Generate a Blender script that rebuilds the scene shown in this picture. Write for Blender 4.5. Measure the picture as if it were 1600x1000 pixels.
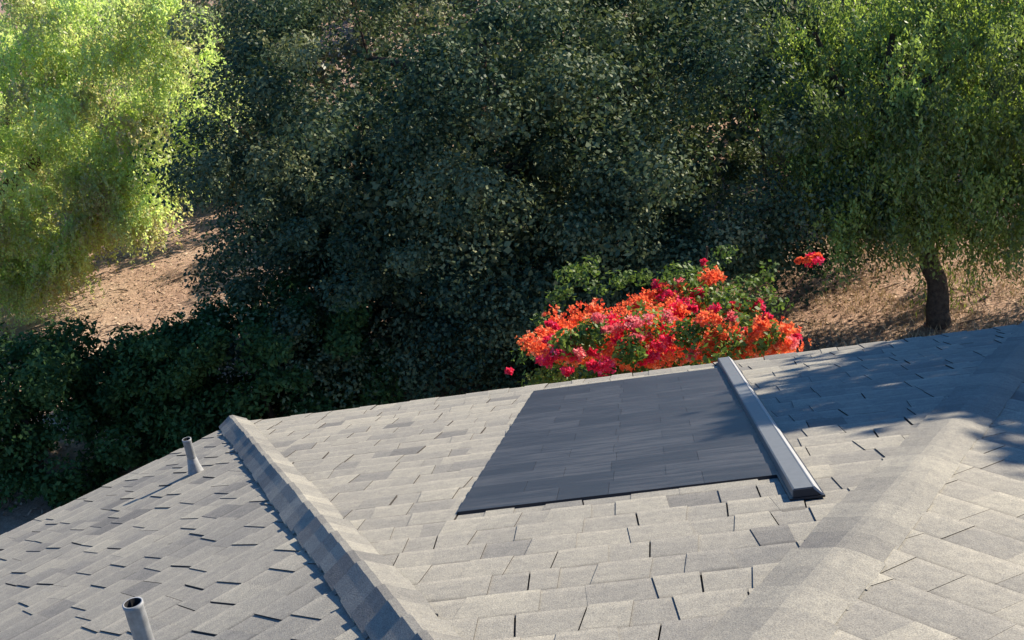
import bpy, math, random
import numpy as np
from mathutils import Vector, Matrix

for o in list(bpy.data.objects):
    bpy.data.objects.remove(o, do_unlink=True)
SC = bpy.context.scene
COL = SC.collection
random.seed(7)
RG = np.random.default_rng(11)

# ------------------------------------------------------------------ camera
cd = bpy.data.cameras.new('camera')
cam = bpy.data.objects.new('camera', cd)
COL.objects.link(cam)
R_ = Vector((0.98639, 0.04455, -0.15827)); U_ = Vector((0.12905, 0.3867, 0.91313)); F_ = Vector((-0.10188, 0.92113, -0.37569))
CAMP = Vector((2.9565, -8.5428, 3.9737))
cam.matrix_world = Matrix(((R_.x, U_.x, -F_.x, CAMP.x), (R_.y, U_.y, -F_.y, CAMP.y), (R_.z, U_.z, -F_.z, CAMP.z), (0, 0, 0, 1)))
cd.sensor_width = 36
cd.lens = 48.0
cd.clip_start = 0.05
cd.clip_end = 2000
SC.camera = cam
SC.render.resolution_x = 1024
SC.render.resolution_y = 640

# ------------------------------------------------------------------ light
SUN_AZ = math.radians(54)      # from +Y towards +X
SUN_EL = math.radians(30)
SDIR = Vector((math.sin(SUN_AZ) * math.cos(SUN_EL), math.cos(SUN_AZ) * math.cos(SUN_EL), math.sin(SUN_EL)))
world = bpy.data.worlds.new('World')
SC.world = world
world.use_nodes = True
wn = world.node_tree
bg = wn.nodes['Background']
sky = wn.nodes.new('ShaderNodeTexSky')
sky.sky_type = 'NISHITA'
sky.sun_disc = False
sky.sun_elevation = SUN_EL
sky.sun_rotation = SUN_AZ
sky.air_density = 1.0
sky.dust_density = 0.1
sky.ozone_density = 5.0
tint = wn.nodes.new('ShaderNodeMix')
tint.data_type = 'RGBA'
tint.blend_type = 'MULTIPLY'
tint.inputs[0].default_value = 1.0
tint.inputs[7].default_value = (0.55, 0.86, 1.12, 1)
wn.links.new(sky.outputs[0], tint.inputs[6])
wn.links.new(tint.outputs[2], bg.inputs[0])
bg.inputs[1].default_value = 0.085
sl = bpy.data.lights.new('sun', 'SUN')
sl.energy = 4.8
sl.angle = math.radians(0.5)
sl.color = (1.0, 0.885, 0.73)
so = bpy.data.objects.new('sun', sl)
COL.objects.link(so)
so.rotation_euler = SDIR.to_track_quat('Z', 'Y').to_euler()
SC.view_settings.view_transform = 'Standard'
SC.view_settings.look = 'None'
SC.view_settings.exposure = 1.25
SC.view_settings.gamma = 1
SC.view_settings.use_curve_mapping = False


# ------------------------------------------------------------------ materials
def new_mat(name):
    m = bpy.data.materials.new(name)
    m.use_nodes = True
    nt = m.node_tree
    for n in list(nt.nodes):
        nt.nodes.remove(n)
    out = nt.nodes.new('ShaderNodeOutputMaterial')
    return m, nt, out


def ramp(nt, stops, fac):
    r = nt.nodes.new('ShaderNodeValToRGB')
    e = r.color_ramp.elements
    while len(e) < len(stops):
        e.new(0.5)
    for i, (p, c) in enumerate(stops):
        e[i].position = p
        e[i].color = (c[0], c[1], c[2], 1)
    nt.links.new(fac, r.inputs[0])
    return r.outputs[0]


def attr(nt, name):
    a = nt.nodes.new('ShaderNodeAttribute')
    a.attribute_name = name
    return a.outputs['Fac']


def noise(nt, scale, detail=4, rough=0.6, vec=None, dim='3D'):
    n = nt.nodes.new('ShaderNodeTexNoise')
    n.inputs['Scale'].default_value = scale
    n.inputs['Detail'].default_value = detail
    n.inputs['Roughness'].default_value = rough
    if vec is not None:
        nt.links.new(vec, n.inputs['Vector'])
    return n.outputs[0]


def geo_pos(nt):
    g = nt.nodes.new('ShaderNodeNewGeometry')
    return g.outputs['Position']


def math_node(nt, op, a, b):
    m = nt.nodes.new('ShaderNodeMath')
    m.operation = op
    for i, v in enumerate((a, b)):
        if isinstance(v, (int, float)):
            m.inputs[i].default_value = v
        else:
            nt.links.new(v, m.inputs[i])
    return m.outputs[0]


def mixc(nt, fac, a, b, mode='MIX'):
    m = nt.nodes.new('ShaderNodeMix')
    m.data_type = 'RGBA'
    m.blend_type = mode
    ins = [i for i in m.inputs]
    def setv(sock, v):
        if isinstance(v, (int, float)):
            sock.default_value = v
        elif isinstance(v, tuple):
            sock.default_value = (v[0], v[1], v[2], 1)
        else:
            nt.links.new(v, sock)
    setv(m.inputs[0], fac)
    setv(m.inputs[6], a)
    setv(m.inputs[7], b)
    return m.outputs[2]


def bump(nt, h, strength, dist):
    b = nt.nodes.new('ShaderNodeBump')
    b.inputs['Strength'].default_value = strength
    b.inputs['Distance'].default_value = dist
    nt.links.new(h, b.inputs['Height'])
    return b.outputs[0]


def principled(nt, out, col, rough=0.8, spec=0.3, normal=None, metal=0.0):
    p = nt.nodes.new('ShaderNodeBsdfPrincipled')
    if isinstance(col, tuple):
        p.inputs['Base Color'].default_value = (col[0], col[1], col[2], 1)
    else:
        nt.links.new(col, p.inputs['Base Color'])
    if isinstance(rough, (int, float)):
        p.inputs['Roughness'].default_value = rough
    else:
        nt.links.new(rough, p.inputs['Roughness'])
    p.inputs['Specular IOR Level'].default_value = spec
    p.inputs['Metallic'].default_value = metal
    if normal is not None:
        nt.links.new(normal, p.inputs['Normal'])
    nt.links.new(p.outputs[0], out.inputs[0])
    return p


def mat_shingle(name, stops, band=False):
    m, nt, out = new_mat(name)
    pos = geo_pos(nt)
    t = attr(nt, 'tone')
    base = ramp(nt, stops, t)
    g = noise(nt, 210, 2, 0.8, pos)                 # granules
    gr = ramp(nt, [(0.28, (0.55, 0.55, 0.57)), (0.5, (1, 1, 1)), (0.74, (1.42, 1.4, 1.36))], g)
    c = mixc(nt, 1.0, base, gr, 'MULTIPLY')
    g2 = noise(nt, 26, 3, 0.7, pos)
    gr2 = ramp(nt, [(0.3, (0.84, 0.84, 0.86)), (0.7, (1.12, 1.11, 1.09))], g2)
    c = mixc(nt, 1.0, c, gr2, 'MULTIPLY')
    g3 = noise(nt, 1.3, 3, 0.6, pos)                # weathering patches
    gr3 = ramp(nt, [(0.3, (0.88, 0.885, 0.90)), (0.7, (1.08, 1.07, 1.05))], g3)
    c = mixc(nt, 1.0, c, gr3, 'MULTIPLY')
    if band:                                        # printed band plus painted course shade at head, worn butt edge painted sunlit
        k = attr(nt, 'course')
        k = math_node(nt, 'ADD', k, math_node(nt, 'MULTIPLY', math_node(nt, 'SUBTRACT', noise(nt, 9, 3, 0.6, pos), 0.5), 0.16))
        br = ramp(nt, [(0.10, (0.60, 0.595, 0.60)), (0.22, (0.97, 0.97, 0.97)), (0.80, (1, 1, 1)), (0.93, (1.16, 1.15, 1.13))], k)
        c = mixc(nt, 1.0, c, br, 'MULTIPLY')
    nb = bump(nt, g, 0.55, 0.004)
    principled(nt, out, c, 0.95, 0.15, nb)
    return m


def mat_leaf(name, stops, trans=0.35, gloss=0.05, rough=0.45, big=1.2):
    m, nt, out = new_mat(name)
    pos = geo_pos(nt)
    t = attr(nt, 'tone')
    n = noise(nt, big, 3, 0.6, pos)
    f = math_node(nt, 'ADD', math_node(nt, 'MULTIPLY', t, 0.7), math_node(nt, 'MULTIPLY', n, 0.3))
    c = ramp(nt, stops, f)
    d = nt.nodes.new('ShaderNodeBsdfDiffuse')
    nt.links.new(c, d.inputs[0])
    tr = nt.nodes.new('ShaderNodeBsdfTranslucent')
    tc = mixc(nt, 1.0, c, (1.15, 1.22, 0.72), 'MULTIPLY')
    nt.links.new(tc, tr.inputs[0])
    mx = nt.nodes.new('ShaderNodeMixShader')
    mx.inputs[0].default_value = trans
    nt.links.new(d.outputs[0], mx.inputs[1])
    nt.links.new(tr.outputs[0], mx.inputs[2])
    gl = nt.nodes.new('ShaderNodeBsdfGlossy')
    gl.inputs['Roughness'].default_value = rough
    gl.inputs[0].default_value = (1, 1, 1, 1)
    mx2 = nt.nodes.new('ShaderNodeMixShader')
    mx2.inputs[0].default_value = gloss
    nt.links.new(mx.outputs[0], mx2.inputs[1])
    nt.links.new(gl.outputs[0], mx2.inputs[2])
    nt.links.new(mx2.outputs[0], out.inputs[0])
    return m


def mat_plain(name, col, rough=0.7, spec=0.3, nscale=12, var=0.12, bs=0.2, bd=0.01, metal=0.0):
    m, nt, out = new_mat(name)
    pos = geo_pos(nt)
    n = noise(nt, nscale, 5, 0.65, pos)
    lo = tuple(x * (1 - var) for x in col)
    hi = tuple(x * (1 + var) for x in col)
    c = ramp(nt, [(0.3, lo), (0.7, hi)], n)
    nb = bump(nt, n, bs, bd)
    principled(nt, out, c, rough, spec, nb, metal)
    return m


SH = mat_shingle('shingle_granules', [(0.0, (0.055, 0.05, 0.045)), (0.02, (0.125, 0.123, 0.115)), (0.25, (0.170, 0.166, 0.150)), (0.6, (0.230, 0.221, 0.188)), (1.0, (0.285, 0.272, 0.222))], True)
CAPM = mat_shingle('cap_granules', [(0.0, (0.055, 0.05, 0.045)), (0.02, (0.125, 0.123, 0.115)), (0.5, (0.20, 0.194, 0.168)), (1.0, (0.275, 0.263, 0.217))])
DECK = mat_plain('felt_underlay', (0.05, 0.05, 0.05), 0.9)
FASC = mat_plain('painted_fascia', (0.16, 0.13, 0.10), 0.6)
STUC = mat_plain('stucco', (0.45, 0.40, 0.33), 0.95, 0.1, 60, 0.1, 0.5)
METAL = mat_plain('grey_coated_metal', (0.115, 0.122, 0.125), 0.5, 0.35, 30, 0.10, 0.05, 0.002, 0.0)
METAL2 = mat_plain('sunlit_metal_edge', (0.27, 0.275, 0.275), 0.5, 0.5, 30, 0.10, 0.05, 0.002, 0.0)  # cover metal painted paler where its edge faces the sun
DARKM = mat_plain('dark_metal', (0.02, 0.02, 0.022), 0.5, 0.4)
PIPE = mat_plain('painted_vent_pipe', (0.23, 0.235, 0.232), 0.6, 0.35, 40, 0.25, 0.05, 0.002)
PIPEIN = mat_plain('pipe_inside', (0.01, 0.01, 0.01), 0.9)


def mat_panel():
    m, nt, out = new_mat('solar_shingle_surface')
    pos = geo_pos(nt)
    mp = nt.nodes.new('ShaderNodeMapping')
    nt.links.new(pos, mp.inputs[0])
    mp.inputs['Scale'].default_value = (2.2, 17, 17)
    n = noise(nt, 1.6, 5, 0.7, mp.outputs[0])
    t = attr(nt, 'tone')
    f = math_node(nt, 'ADD', math_node(nt, 'MULTIPLY', t, 0.20), math_node(nt, 'MULTIPLY', n, 0.88))
    c = ramp(nt, [(0.36, (0.012, 0.0128, 0.015)), (0.54, (0.018, 0.019, 0.022)), (0.72, (0.040, 0.041, 0.044))], f)
    g = noise(nt, 150, 2, 0.7, pos)
    nb = bump(nt, g, 0.25, 0.002)
    r = math_node(nt, 'ADD', math_node(nt, 'MULTIPLY', n, 0.25), 0.42)
    principled(nt, out, c, r, 0.35, nb)
    return m


PANEL = mat_panel()


# ------------------------------------------------------------------ mesh helpers
def mesh_np(name, verts, quads, tone=None, smooth=False):
    """verts (N,3) quads (M,k) -> mesh; tone per face"""
    me = bpy.data.meshes.new(name)
    verts = np.asarray(verts, dtype=np.float32)
    quads = np.asarray(quads, dtype=np.int32)
    k = quads.shape[1]
    me.vertices.add(len(verts))
    me.vertices.foreach_set('co', verts.ravel())
    me.loops.add(quads.size)
    me.loops.foreach_set('vertex_index', quads.ravel())
    me.polygons.add(len(quads))
    me.polygons.foreach_set('loop_start', np.arange(0, quads.size, k, dtype=np.int32))
    me.polygons.foreach_set('loop_total', np.full(len(quads), k, dtype=np.int32))
    if smooth:
        me.polygons.foreach_set('use_smooth', np.ones(len(quads), dtype=bool))
    if tone is not None:
        a = me.attributes.new('tone', 'FLOAT', 'FACE')
        a.data.foreach_set('value', np.asarray(tone, dtype=np.float32))
    me.update(calc_edges=True)
    return me


def mesh_py(name, verts, faces, tone=None, smooth=False, vv=None):
    me = bpy.data.meshes.new(name)
    me.from_pydata([tuple(v) for v in verts], [], faces)
    if smooth:
        for p in me.polygons:
            p.use_smooth = True
    if tone is not None:
        a = me.attributes.new('tone', 'FLOAT', 'FACE')
        if isinstance(tone, (int, float)):
            tone = [tone] * len(me.polygons)
        a.data.foreach_set('value', tone)
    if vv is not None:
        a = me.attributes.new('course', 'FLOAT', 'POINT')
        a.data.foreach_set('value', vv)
    me.update()
    return me


def obj(name, me, mat, parent=None, **props):
    o = bpy.data.objects.new(name, me)
    COL.objects.link(o)
    if me is not None:
        for m in (mat if isinstance(mat, (list, tuple)) else [mat]):
            me.materials.append(m)
    if parent is not None:
        o.parent = parent
        # parents are empties that only translate
        if me is not None and tuple(parent.location) != (0, 0, 0):
            o.matrix_parent_inverse = Matrix.Translation(-Vector(parent.location))
    for k, v in props.items():
        o[k] = v
    return o


def thing(name, label, cat, loc=(0, 0, 0), group=None):
    o = bpy.data.objects.new(name, None)
    COL.objects.link(o)
    o.location = loc
    o.empty_display_size = 0.2
    o['label'] = label
    o['category'] = cat
    if group:
        o['group'] = group
    return o


class MB:
    def __init__(self):
        self.v = []; self.f = []; self.t = []; self.c = []

    def add(self, vs, fs, tone=0.5):
        b = len(self.v)
        self.v += [tuple(x) for x in vs]
        self.f += [tuple(i + b for i in f) for f in fs]
        self.t += list(tone) if isinstance(tone, (list, tuple)) else [tone] * len(fs)

    def prism(self, bot, top, tone=0.5):
        n = len(bot)
        self.add(list(bot) + list(top), [tuple(range(n))[::-1], tuple(range(n, 2 * n))] + [(i, (i + 1) % n, n + (i + 1) % n, n + i) for i in range(n)], tone)

    def tube(self, pts, rad, seg=10, cap=True, tone=0.5):
        pts = [Vector(p) for p in pts]
        vs = []; fs = []
        up = Vector((0.13, 0.21, 1)).normalized()
        for i, p in enumerate(pts):
            d = (pts[min(i + 1, len(pts) - 1)] - pts[max(i - 1, 0)]).normalized()
            a = d.cross(up if abs(d.dot(up)) < 0.95 else Vector((1, 0, 0))).normalized()
            b = d.cross(a)
            r = rad[i] if isinstance(rad, (list, tuple)) else rad
            for k in range(seg):
                an = 2 * math.pi * k / seg
                vs.append(p + a * math.cos(an) * r + b * math.sin(an) * r)
        for i in range(len(pts) - 1):
            for k in range(seg):
                k2 = (k + 1) % seg
                fs.append((i * seg + k, i * seg + k2, (i + 1) * seg + k2, (i + 1) * seg + k))
        if cap:
            fs.append(tuple(range(seg)))
            fs.append(tuple(range((len(pts) - 1) * seg, len(pts) * seg))[::-1])
        self.add(vs, fs, tone)

    def build(self, name, mat, parent=None, smooth=False, **props):
        return obj(name, mesh_py(name, self.v, self.f, self.t, smooth, self.c or None), mat, parent, **props)


# ------------------------------------------------------------------ ground
GZ = -4.6


def mat_ground():
    m, nt, out = new_mat('dry_earth')
    pos = geo_pos(nt)
    n1 = noise(nt, 0.35, 5, 0.6, pos)
    n2 = noise(nt, 7, 6, 0.75, pos)
    n3 = noise(nt, 45, 3, 0.8, pos)
    c1 = ramp(nt, [(0.3, (0.33, 0.215, 0.155)), (0.5, (0.42, 0.29, 0.21)), (0.72, (0.48, 0.37, 0.27))], n1)
    c2 = ramp(nt, [(0.3, (0.62, 0.58, 0.55)), (0.55, (1, 1, 1)), (0.75, (1.3, 1.28, 1.2))], n2)
    c3 = ramp(nt, [(0.3, (0.6, 0.6, 0.6)), (0.5, (1, 1, 1)), (0.75, (1.35, 1.3, 1.25))], n3)
    c = mixc(nt, 1.0, mixc(nt, 1.0, c1, c2, 'MULTIPLY'), c3, 'MULTIPLY')
    nb = bump(nt, n2, 0.8, 0.08)
    principled(nt, out, c, 0.95, 0.1, nb)
    return m


def hgt(x, y):
    """terrain height: flat garden, gentle rise far behind"""
    d = np.maximum(0, y - 26)
    h = GZ + 0.05 * np.sin(x * 0.9 + 1) * np.cos(y * 0.7) + 0.03 * np.sin(x * 2.3) * np.sin(y * 2.1)
    near = np.clip((np.hypot(x - 2.8, y + 6.7) - 18) / 4, 0, 1)
    return GZ + (h - GZ) * near + 0.11 * d * np.clip(1 - d / 400, 0.3, 1)


def build_ground():
    n = 300
    g = np.sign(np.linspace(-1, 1, n)) * np.abs(np.linspace(-1, 1, n)) ** 2.6
    X, Y = np.meshgrid(g * 800, g * 800 + 12)
    Z = hgt(X, Y)
    v = np.stack([X.ravel(), Y.ravel(), Z.ravel()], 1)
    i = np.arange(n * n).reshape(n, n)
    q = np.stack([i[:-1, :-1].ravel(), i[:-1, 1:].ravel(), i[1:, 1:].ravel(), i[1:, :-1].ravel()], 1)
    obj('ground', mesh_np('ground', v, q, None, True), mat_ground(), kind='structure')


build_ground()
# concrete path round the house
CX, CY = 5.5486 / 2 - 0.045, -6.76
PATHM = mat_plain('worn_concrete', (0.30, 0.29, 0.275), 0.9, 0.2, 3.5, 0.18, 0.3)
mb = MB()
N = 48
ring_o = [(CX + 14.4 * math.cos(2 * math.pi * k / N), CY + 14.4 * math.sin(2 * math.pi * k / N)) for k in range(N)]
mb.prism([(x, y, GZ - 0.3) for x, y in ring_o], [(x, y, GZ + 0.06) for x, y in ring_o])
mb.build('path', PATHM, kind='structure')

# ------------------------------------------------------------------ house
W = 5.60
AP = W / 2 * (1 + math.sqrt(2))
PT = 0.3422
SL = math.sqrt(1 + PT * PT)
L = AP * SL
EXPO = 0.143 * 1.6
DZ = -0.03
APEX = Vector((CX, CY, PT * AP + DZ))
house = thing('house', 'grey shingled hip roof with octagonal end filling the lower half of the view', 'house', (CX, CY, GZ))


def facet(i):
    """i=0: far facet (B); +1 clockwise (C); -1 counterclockwise (A). returns origin(mid eave), u axis, v axis(up slope), normal"""
    a = -i * math.pi / 4
    n2 = Vector((math.cos(math.pi / 2 + a), math.sin(math.pi / 2 + a), 0))
    u = Vector((n2.y, -n2.x, 0))
    o = Vector((CX, CY, DZ)) + n2 * AP
    v = (-n2 + Vector((0, 0, PT))).normalized()
    nn = u.cross(v)
    if nn.z < 0:
        nn = -nn
    return o, u, v, nn


def clip(poly, a, b, c):
    """keep a*u+b*v<=c"""
    out = []
    for i in range(len(poly)):
        p, q = poly[i], poly[(i + 1) % len(poly)]
        dp = a * p[0] + b * p[1] - c
        dq = a * q[0] + b * q[1] - c
        if dp <= 0:
            out.append(p)
        if (dp < 0 < dq) or (dq < 0 < dp):
            t = dp / (dp - dq)
            out.append((p[0] + (q[0] - p[0]) * t, p[1] + (q[1] - p[1]) * t))
    return out


def pix(p):
    d = p - CAMP
    z = d.dot(F_)
    if z < 0.05:
        return None
    f = 2133.6
    return (800 + f * d.dot(R_) / z, 500 - f * d.dot(U_) / z)


# array rectangle on facet B in (u, v)
AU0, AU1 = 1.325 * 1.6 - CX, 2.095 * 1.6 - CX
AV0, AV1 = 0.25 * 1.6 * SL, 2.50 * 1.6 * SL

mb = MB()
for i in range(8):
    o, u, v, nn = facet(i)
    e = 0.004
    p = [o - u * W / 2, o + u * W / 2, Vector(APEX)]
    mb.add([q - nn * 0.004 for q in p], [(0, 1, 2)])
mb.build('roof_deck', DECK, house)

pieces = []   # (score, verts, faces, tone)
rnd = random.Random(21)
for fi in range(8):
    o, u, v, nn = facet(fi)
    rows = int(L / EXPO) + 1
    for r in range(rows):
        v0 = r * EXPO - (0.012 if r == 0 else 0)
        v1 = (r + 1) * EXPO
        hw = W / 2 * (1 - r * EXPO / L)
        x = -hw - rnd.uniform(0.0, 0.35)
        tooth = rnd.random() < 0.5
        slant = 0
        row_tone = rnd.uniform(-0.06, 0.06)
        while x < hw:
            w = (rnd.choice([rnd.uniform(0.09, 0.16), rnd.uniform(0.14, 0.25)]) if tooth else rnd.uniform(0.09, 0.21)) * (0.9 if fi == 7 else 1.0)
            s2 = rnd.uniform(-0.022, 0.022)
            gap = 0.006 if rnd.random() < 0.22 else 0.0
            poly = [(x, v0), (x + w - gap, v0), (x + w - gap + s2, v1 + 0.02), (x + slant, v1 + 0.02)]
            poly = clip(poly, L / (W / 2), 1, L)
            poly = clip(poly, -L / (W / 2), 1, L) if len(poly) > 2 else poly
            cu = sum(q[0] for q in poly) / max(1, len(poly)); cv = sum(q[1] for q in poly) / max(1, len(poly))
            polys = [poly]
            if fi == 0 and len(poly) > 2 and v0 > AV0 - 0.01 and v1 < AV1 + 0.01:
                # cut around the solar array
                polys = [clip(poly, 1, 0, AU0 + 0.006), clip(poly, -1, 0, -(AU1 - 0.006))]
            t = ((0.0045 if fi == 1 else 0.0068) if tooth else 0.0026) + rnd.uniform(-0.001, 0.0012)
            tone = (0.62 if tooth else 0.50) + row_tone + rnd.gauss(0, 0.10)
            if rnd.random() < 0.10:
                tone -= 0.33 if fi != 1 else 0.12
            tone = max(0.05, min(1, tone))
            for poly in [q for q in polys if len(q) > 2]:
                bot = []; top = []; kk = []
                for (a, b) in poly:
                    P = o + u * a + v * b
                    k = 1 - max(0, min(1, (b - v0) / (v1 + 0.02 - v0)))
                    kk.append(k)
                    bot.append(P - nn * 0.002)
                    top.append(P + nn * (t + 0.0065 * k + (0 if k > 0 else 0)))
                n = len(bot)
                faces = [tuple(range(n)), tuple(range(n, 2 * n))[::-1]] + [(i2, n + i2, n + (i2 + 1) % n, (i2 + 1) % n) for i2 in range(n)]
                px = [pix(q) for q in top]
                score = 0
                if all(px):
                    c = (sum(q[0] for q in px) / n, sum(q[1] for q in px) / n)
                    if -40 < c[0] < 1640 and -40 < c[1] < 1030 and fi in (0, 1, 7):
                        score = abs(sum(px[i2][0] * px[(i2 + 1) % n][1] - px[(i2 + 1) % n][0] * px[i2][1] for i2 in range(n))) / 2
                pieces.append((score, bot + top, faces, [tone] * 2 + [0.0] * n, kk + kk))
            x += w
            slant = s2
            tooth = not tooth if rnd.random() < 0.86 else tooth
pieces.sort(key=lambda q: -q[0])
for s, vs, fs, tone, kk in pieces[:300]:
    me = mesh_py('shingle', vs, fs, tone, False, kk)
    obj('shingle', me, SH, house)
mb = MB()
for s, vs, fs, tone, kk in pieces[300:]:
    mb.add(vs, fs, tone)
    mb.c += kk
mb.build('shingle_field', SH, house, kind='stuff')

# hip caps
rnd = random.Random(5)


def hip_line(i):
    """corner between facet i and facet i+1 (clockwise)"""
    o, u, v, nn = facet(i)
    return o + u * W / 2


rest = MB()
CE = 0.19
for hi in range(8):
    K = hip_line(hi)
    d = (APEX - K)
    HL = d.length
    d.normalize()
    lat = Vector((d.y, -d.x, 0)).normalized()          # to the right when looking up the hip
    up = lat.cross(d)
    if up.z < 0:
        up = -up
    n = int(HL / CE)
    fall = 0.1265
    for k in range(n):
        s0 = k * CE - 0.03
        s1 = s0 + CE + 0.05
        hw = (0.130 if hi == 0 else 0.104) + rnd.uniform(-0.008, 0.008)
        cr = (0.022 if hi == 0 else 0.052) + rnd.uniform(-0.0015, 0.0015)
        jl = rnd.uniform(-0.0025, 0.0025)
        eh = 0.012 if hi else 0.0155
        vs = []
        for s, lift, el in ((s0, 0.006 if hi == 0 else 0.016, 0.0), (s1, 0.001, 0.0)):
            base = K + d * s
            prof = [(-hw, -fall * hw + eh + el), (-hw * 0.5, (cr - fall * hw) * 0.5 + eh * 0.7), (-0.012, cr), (0.012, cr), (hw * 0.5, (cr - fall * hw) * 0.5 + eh * 0.7), (hw, -fall * hw + eh + el)]
            for a, b in prof:
                vs.append(base + lat * (a + jl) + up * (b + lift))
            for a, b in prof:
                vs.append(base + lat * (a * 0.97 + jl) + up * (b + lift - 0.011 - (0.008 if s == s0 else 0.0)))
        fs = []
        for j in range(5):
            fs.append((j, j + 1, 12 + j + 1, 12 + j))
            fs.append((6 + j + 1, 6 + j, 18 + j, 18 + j + 1))
            fs.append((j + 1, j, 6 + j, 6 + j + 1))
            fs.append((12 + j, 12 + j + 1, 18 + j + 1, 18 + j))
        if hi == 0:      # right side pressed flat on the shingles, left side lifted a little at each butt
            for q in (0, 12):
                vs[q] = vs[q] - up * 0.008
                vs[q + 6] = vs[q + 6] - up * 0.006
            vs[5] = vs[5] + up * 0.007
            vs[11] = vs[11] + up * 0.009
        fs.append((0, 12, 18, 6))
        fs.append((5, 11, 23, 17))
        tt = max(0.05, min(1, rnd.gauss(0.55 if hi == 0 else 0.42, 0.17)))
        # the side of the right hip that faces the array is painted darker for its shade
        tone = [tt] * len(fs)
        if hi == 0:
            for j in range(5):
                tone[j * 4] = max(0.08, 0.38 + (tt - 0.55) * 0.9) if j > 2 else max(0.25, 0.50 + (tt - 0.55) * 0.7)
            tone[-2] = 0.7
        if hi in (0, 7):
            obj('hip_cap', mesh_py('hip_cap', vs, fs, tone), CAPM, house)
        else:
            rest.add(vs, fs, tone)
rest.build('hip_cap_run', CAPM, house, kind='stuff')

# drip edge, fascia, soffit, walls
for i in range(8):
    o, u, v, nn = facet(i)
    n2 = Vector((-v.x, -v.y, 0)).normalized()
    t225 = math.tan(math.pi / 8)

    def ring(off, z):
        h = W / 2 + off * t225
        return [o + n2 * off - u * h + Vector((0, 0, z)), o + n2 * off + u * h + Vector((0, 0, z))]
    m1 = MB()
    a0, b0 = ring(-0.02, -0.02); a1, b1 = ring(0.0, -0.02); a2, b2 = ring(0.0, -0.16); a3, b3 = ring(-0.02, -0.16)
    m1.prism([a3, b3, b2, a2], [a0, b0, b1, a1])
    m1.build('fascia_board', FASC, house)
    m2 = MB()
    a0, b0 = ring(-0.021, -0.14); a1, b1 = ring(-0.6, -0.14); a2, b2 = ring(-0.6, -0.155); a3, b3 = ring(-0.021, -0.155)
    m2.prism([a3, b3, b2, a2], [a0, b0, b1, a1])
    m2.build('soffit', FASC, house)
    m3 = MB()
    a0, b0 = ring(-0.55, -0.156); a1, b1 = ring(-0.7, -0.156); a2, b2 = ring(-0.7, GZ - 0.2); a3, b3 = ring(-0.55, GZ - 0.2)
    m3.prism([a3, b3, b2, a2], [a0, b0, b1, a1])
    m3.build('wall', STUC, house)

# ------------------------------------------------------------------ solar shingle array
oB, uB, vB, nB = facet(0)


def PB(a, b, h):
    return oB + uB * a + vB * b + nB * h


arr = thing('solar_shingle_array', 'dark slate blue rectangle of solar shingles flush in the middle of the far roof slope', 'solar array', PB((AU0 + AU1) / 2, (AV0 + AV1) / 2, 0))
mb = MB()
mb.prism([PB(AU0, AV0, 0.001), PB(AU1, AV0, 0.001), PB(AU1, AV1, 0.001), PB(AU0, AV1, 0.001)],
         [PB(AU0, AV0, 0.0160), PB(AU1, AV0, 0.0160), PB(AU1, AV1, 0.0160), PB(AU0, AV1, 0.0160)])
mb.build('backing_sheet', DARKM, arr)
nr = 16
rh = (AV1 - AV0) / nr
um = (AU0 + AU1) / 2 - 0.03
rnd = random.Random(3)
for r in range(nr):
    j = rnd.uniform(-0.004, 0.004) + (0.0 if r % 2 else 0.012)
    q1 = (AU1 - AU0) * (0.25 + 0.06 * (1 if r % 2 else -1))
    cuts = [AU0 - 0.004, AU0 + q1, um + j, um + q1 * 0.95, AU1 + 0.004]
    for (a, b) in zip([cuts[0]] + [c + 0.0007 for c in cuts[1:-1]], [c - 0.0007 for c in cuts[1:-1]] + [cuts[-1]]):
        tr = rnd.uniform(0.0, 1.0)
        v0 = AV0 + r * rh + 0.0008
        v1 = v0 + rh - 0.0016
        h0, h1 = 0.0225, 0.0185
        mb = MB()
        mb.prism([PB(a, v0, 0.0165), PB(b, v0, 0.0165), PB(b, v1, 0.0165), PB(a, v1, 0.0165)],
                 [PB(a, v0, h0), PB(b, v0, h0), PB(b, v1, h1), PB(a, v1, h1)], tr)
        mb.build('solar_shingle', PANEL, arr)
# side flashing strip on the left edge
# wire cover along the right edge
cov = thing('wire_cover', 'long raised grey metal cover strip running down the right side of the dark solar array', 'metal cover', PB(2.11 * 1.6 - CX, 1.4 * 1.6 * SL, 0))
ca, cb = 2.094 * 1.6 - CX, 2.155 * 1.6 - CX
cv0, cv1 = 0.055 * 1.6 * SL, 2.765 * 1.6 * SL
prof = [(ca, 0.008), (ca + 0.004, 0.072), (ca + 0.016, 0.080), (cb - 0.034, 0.080), (cb, 0.020), (cb, 0.008)]


def ext(prof, va, vb, m):
    m.prism([PB(a, va, h) for a, h in prof], [PB(a, vb, h) for a, h in prof])


m = MB(); ext([(ca, 0.020), (ca + 0.004, 0.047), (ca + 0.010, 0.0505), (cb - 0.024, 0.0505), (cb - 0.024, 0.040), (cb - 0.02, 0.02)], cv0, cv1, m)
m.build('cover_body', METAL, cov)
m = MB(); ext([(cb - 0.0235, 0.052), (cb - 0.020, 0.0535), (cb + 0.004, 0.026), (cb + 0.004, 0.020), (cb - 0.0005, 0.020), (cb - 0.0235, 0.044)], cv0 - 0.004, cv1 + 0.004, m)
m.build('cover_edge_flange', METAL2, cov)
m = MB(); ext([(ca - 0.01, 0.012), (ca - 0.01, 0.0195), (cb + 0.012, 0.0195), (cb + 0.012, 0.012)], cv0 - 0.01, cv1 + 0.01, m)
m.build('base_flange', DARKM, cov)
m = MB(); ext([(ca + 0.003, 0.021), (ca + 0.006, 0.046), (cb - 0.028, 0.047), (cb - 0.008, 0.028), (cb - 0.008, 0.021)], cv1 + 0.001, cv1 + 0.006, m)
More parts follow.
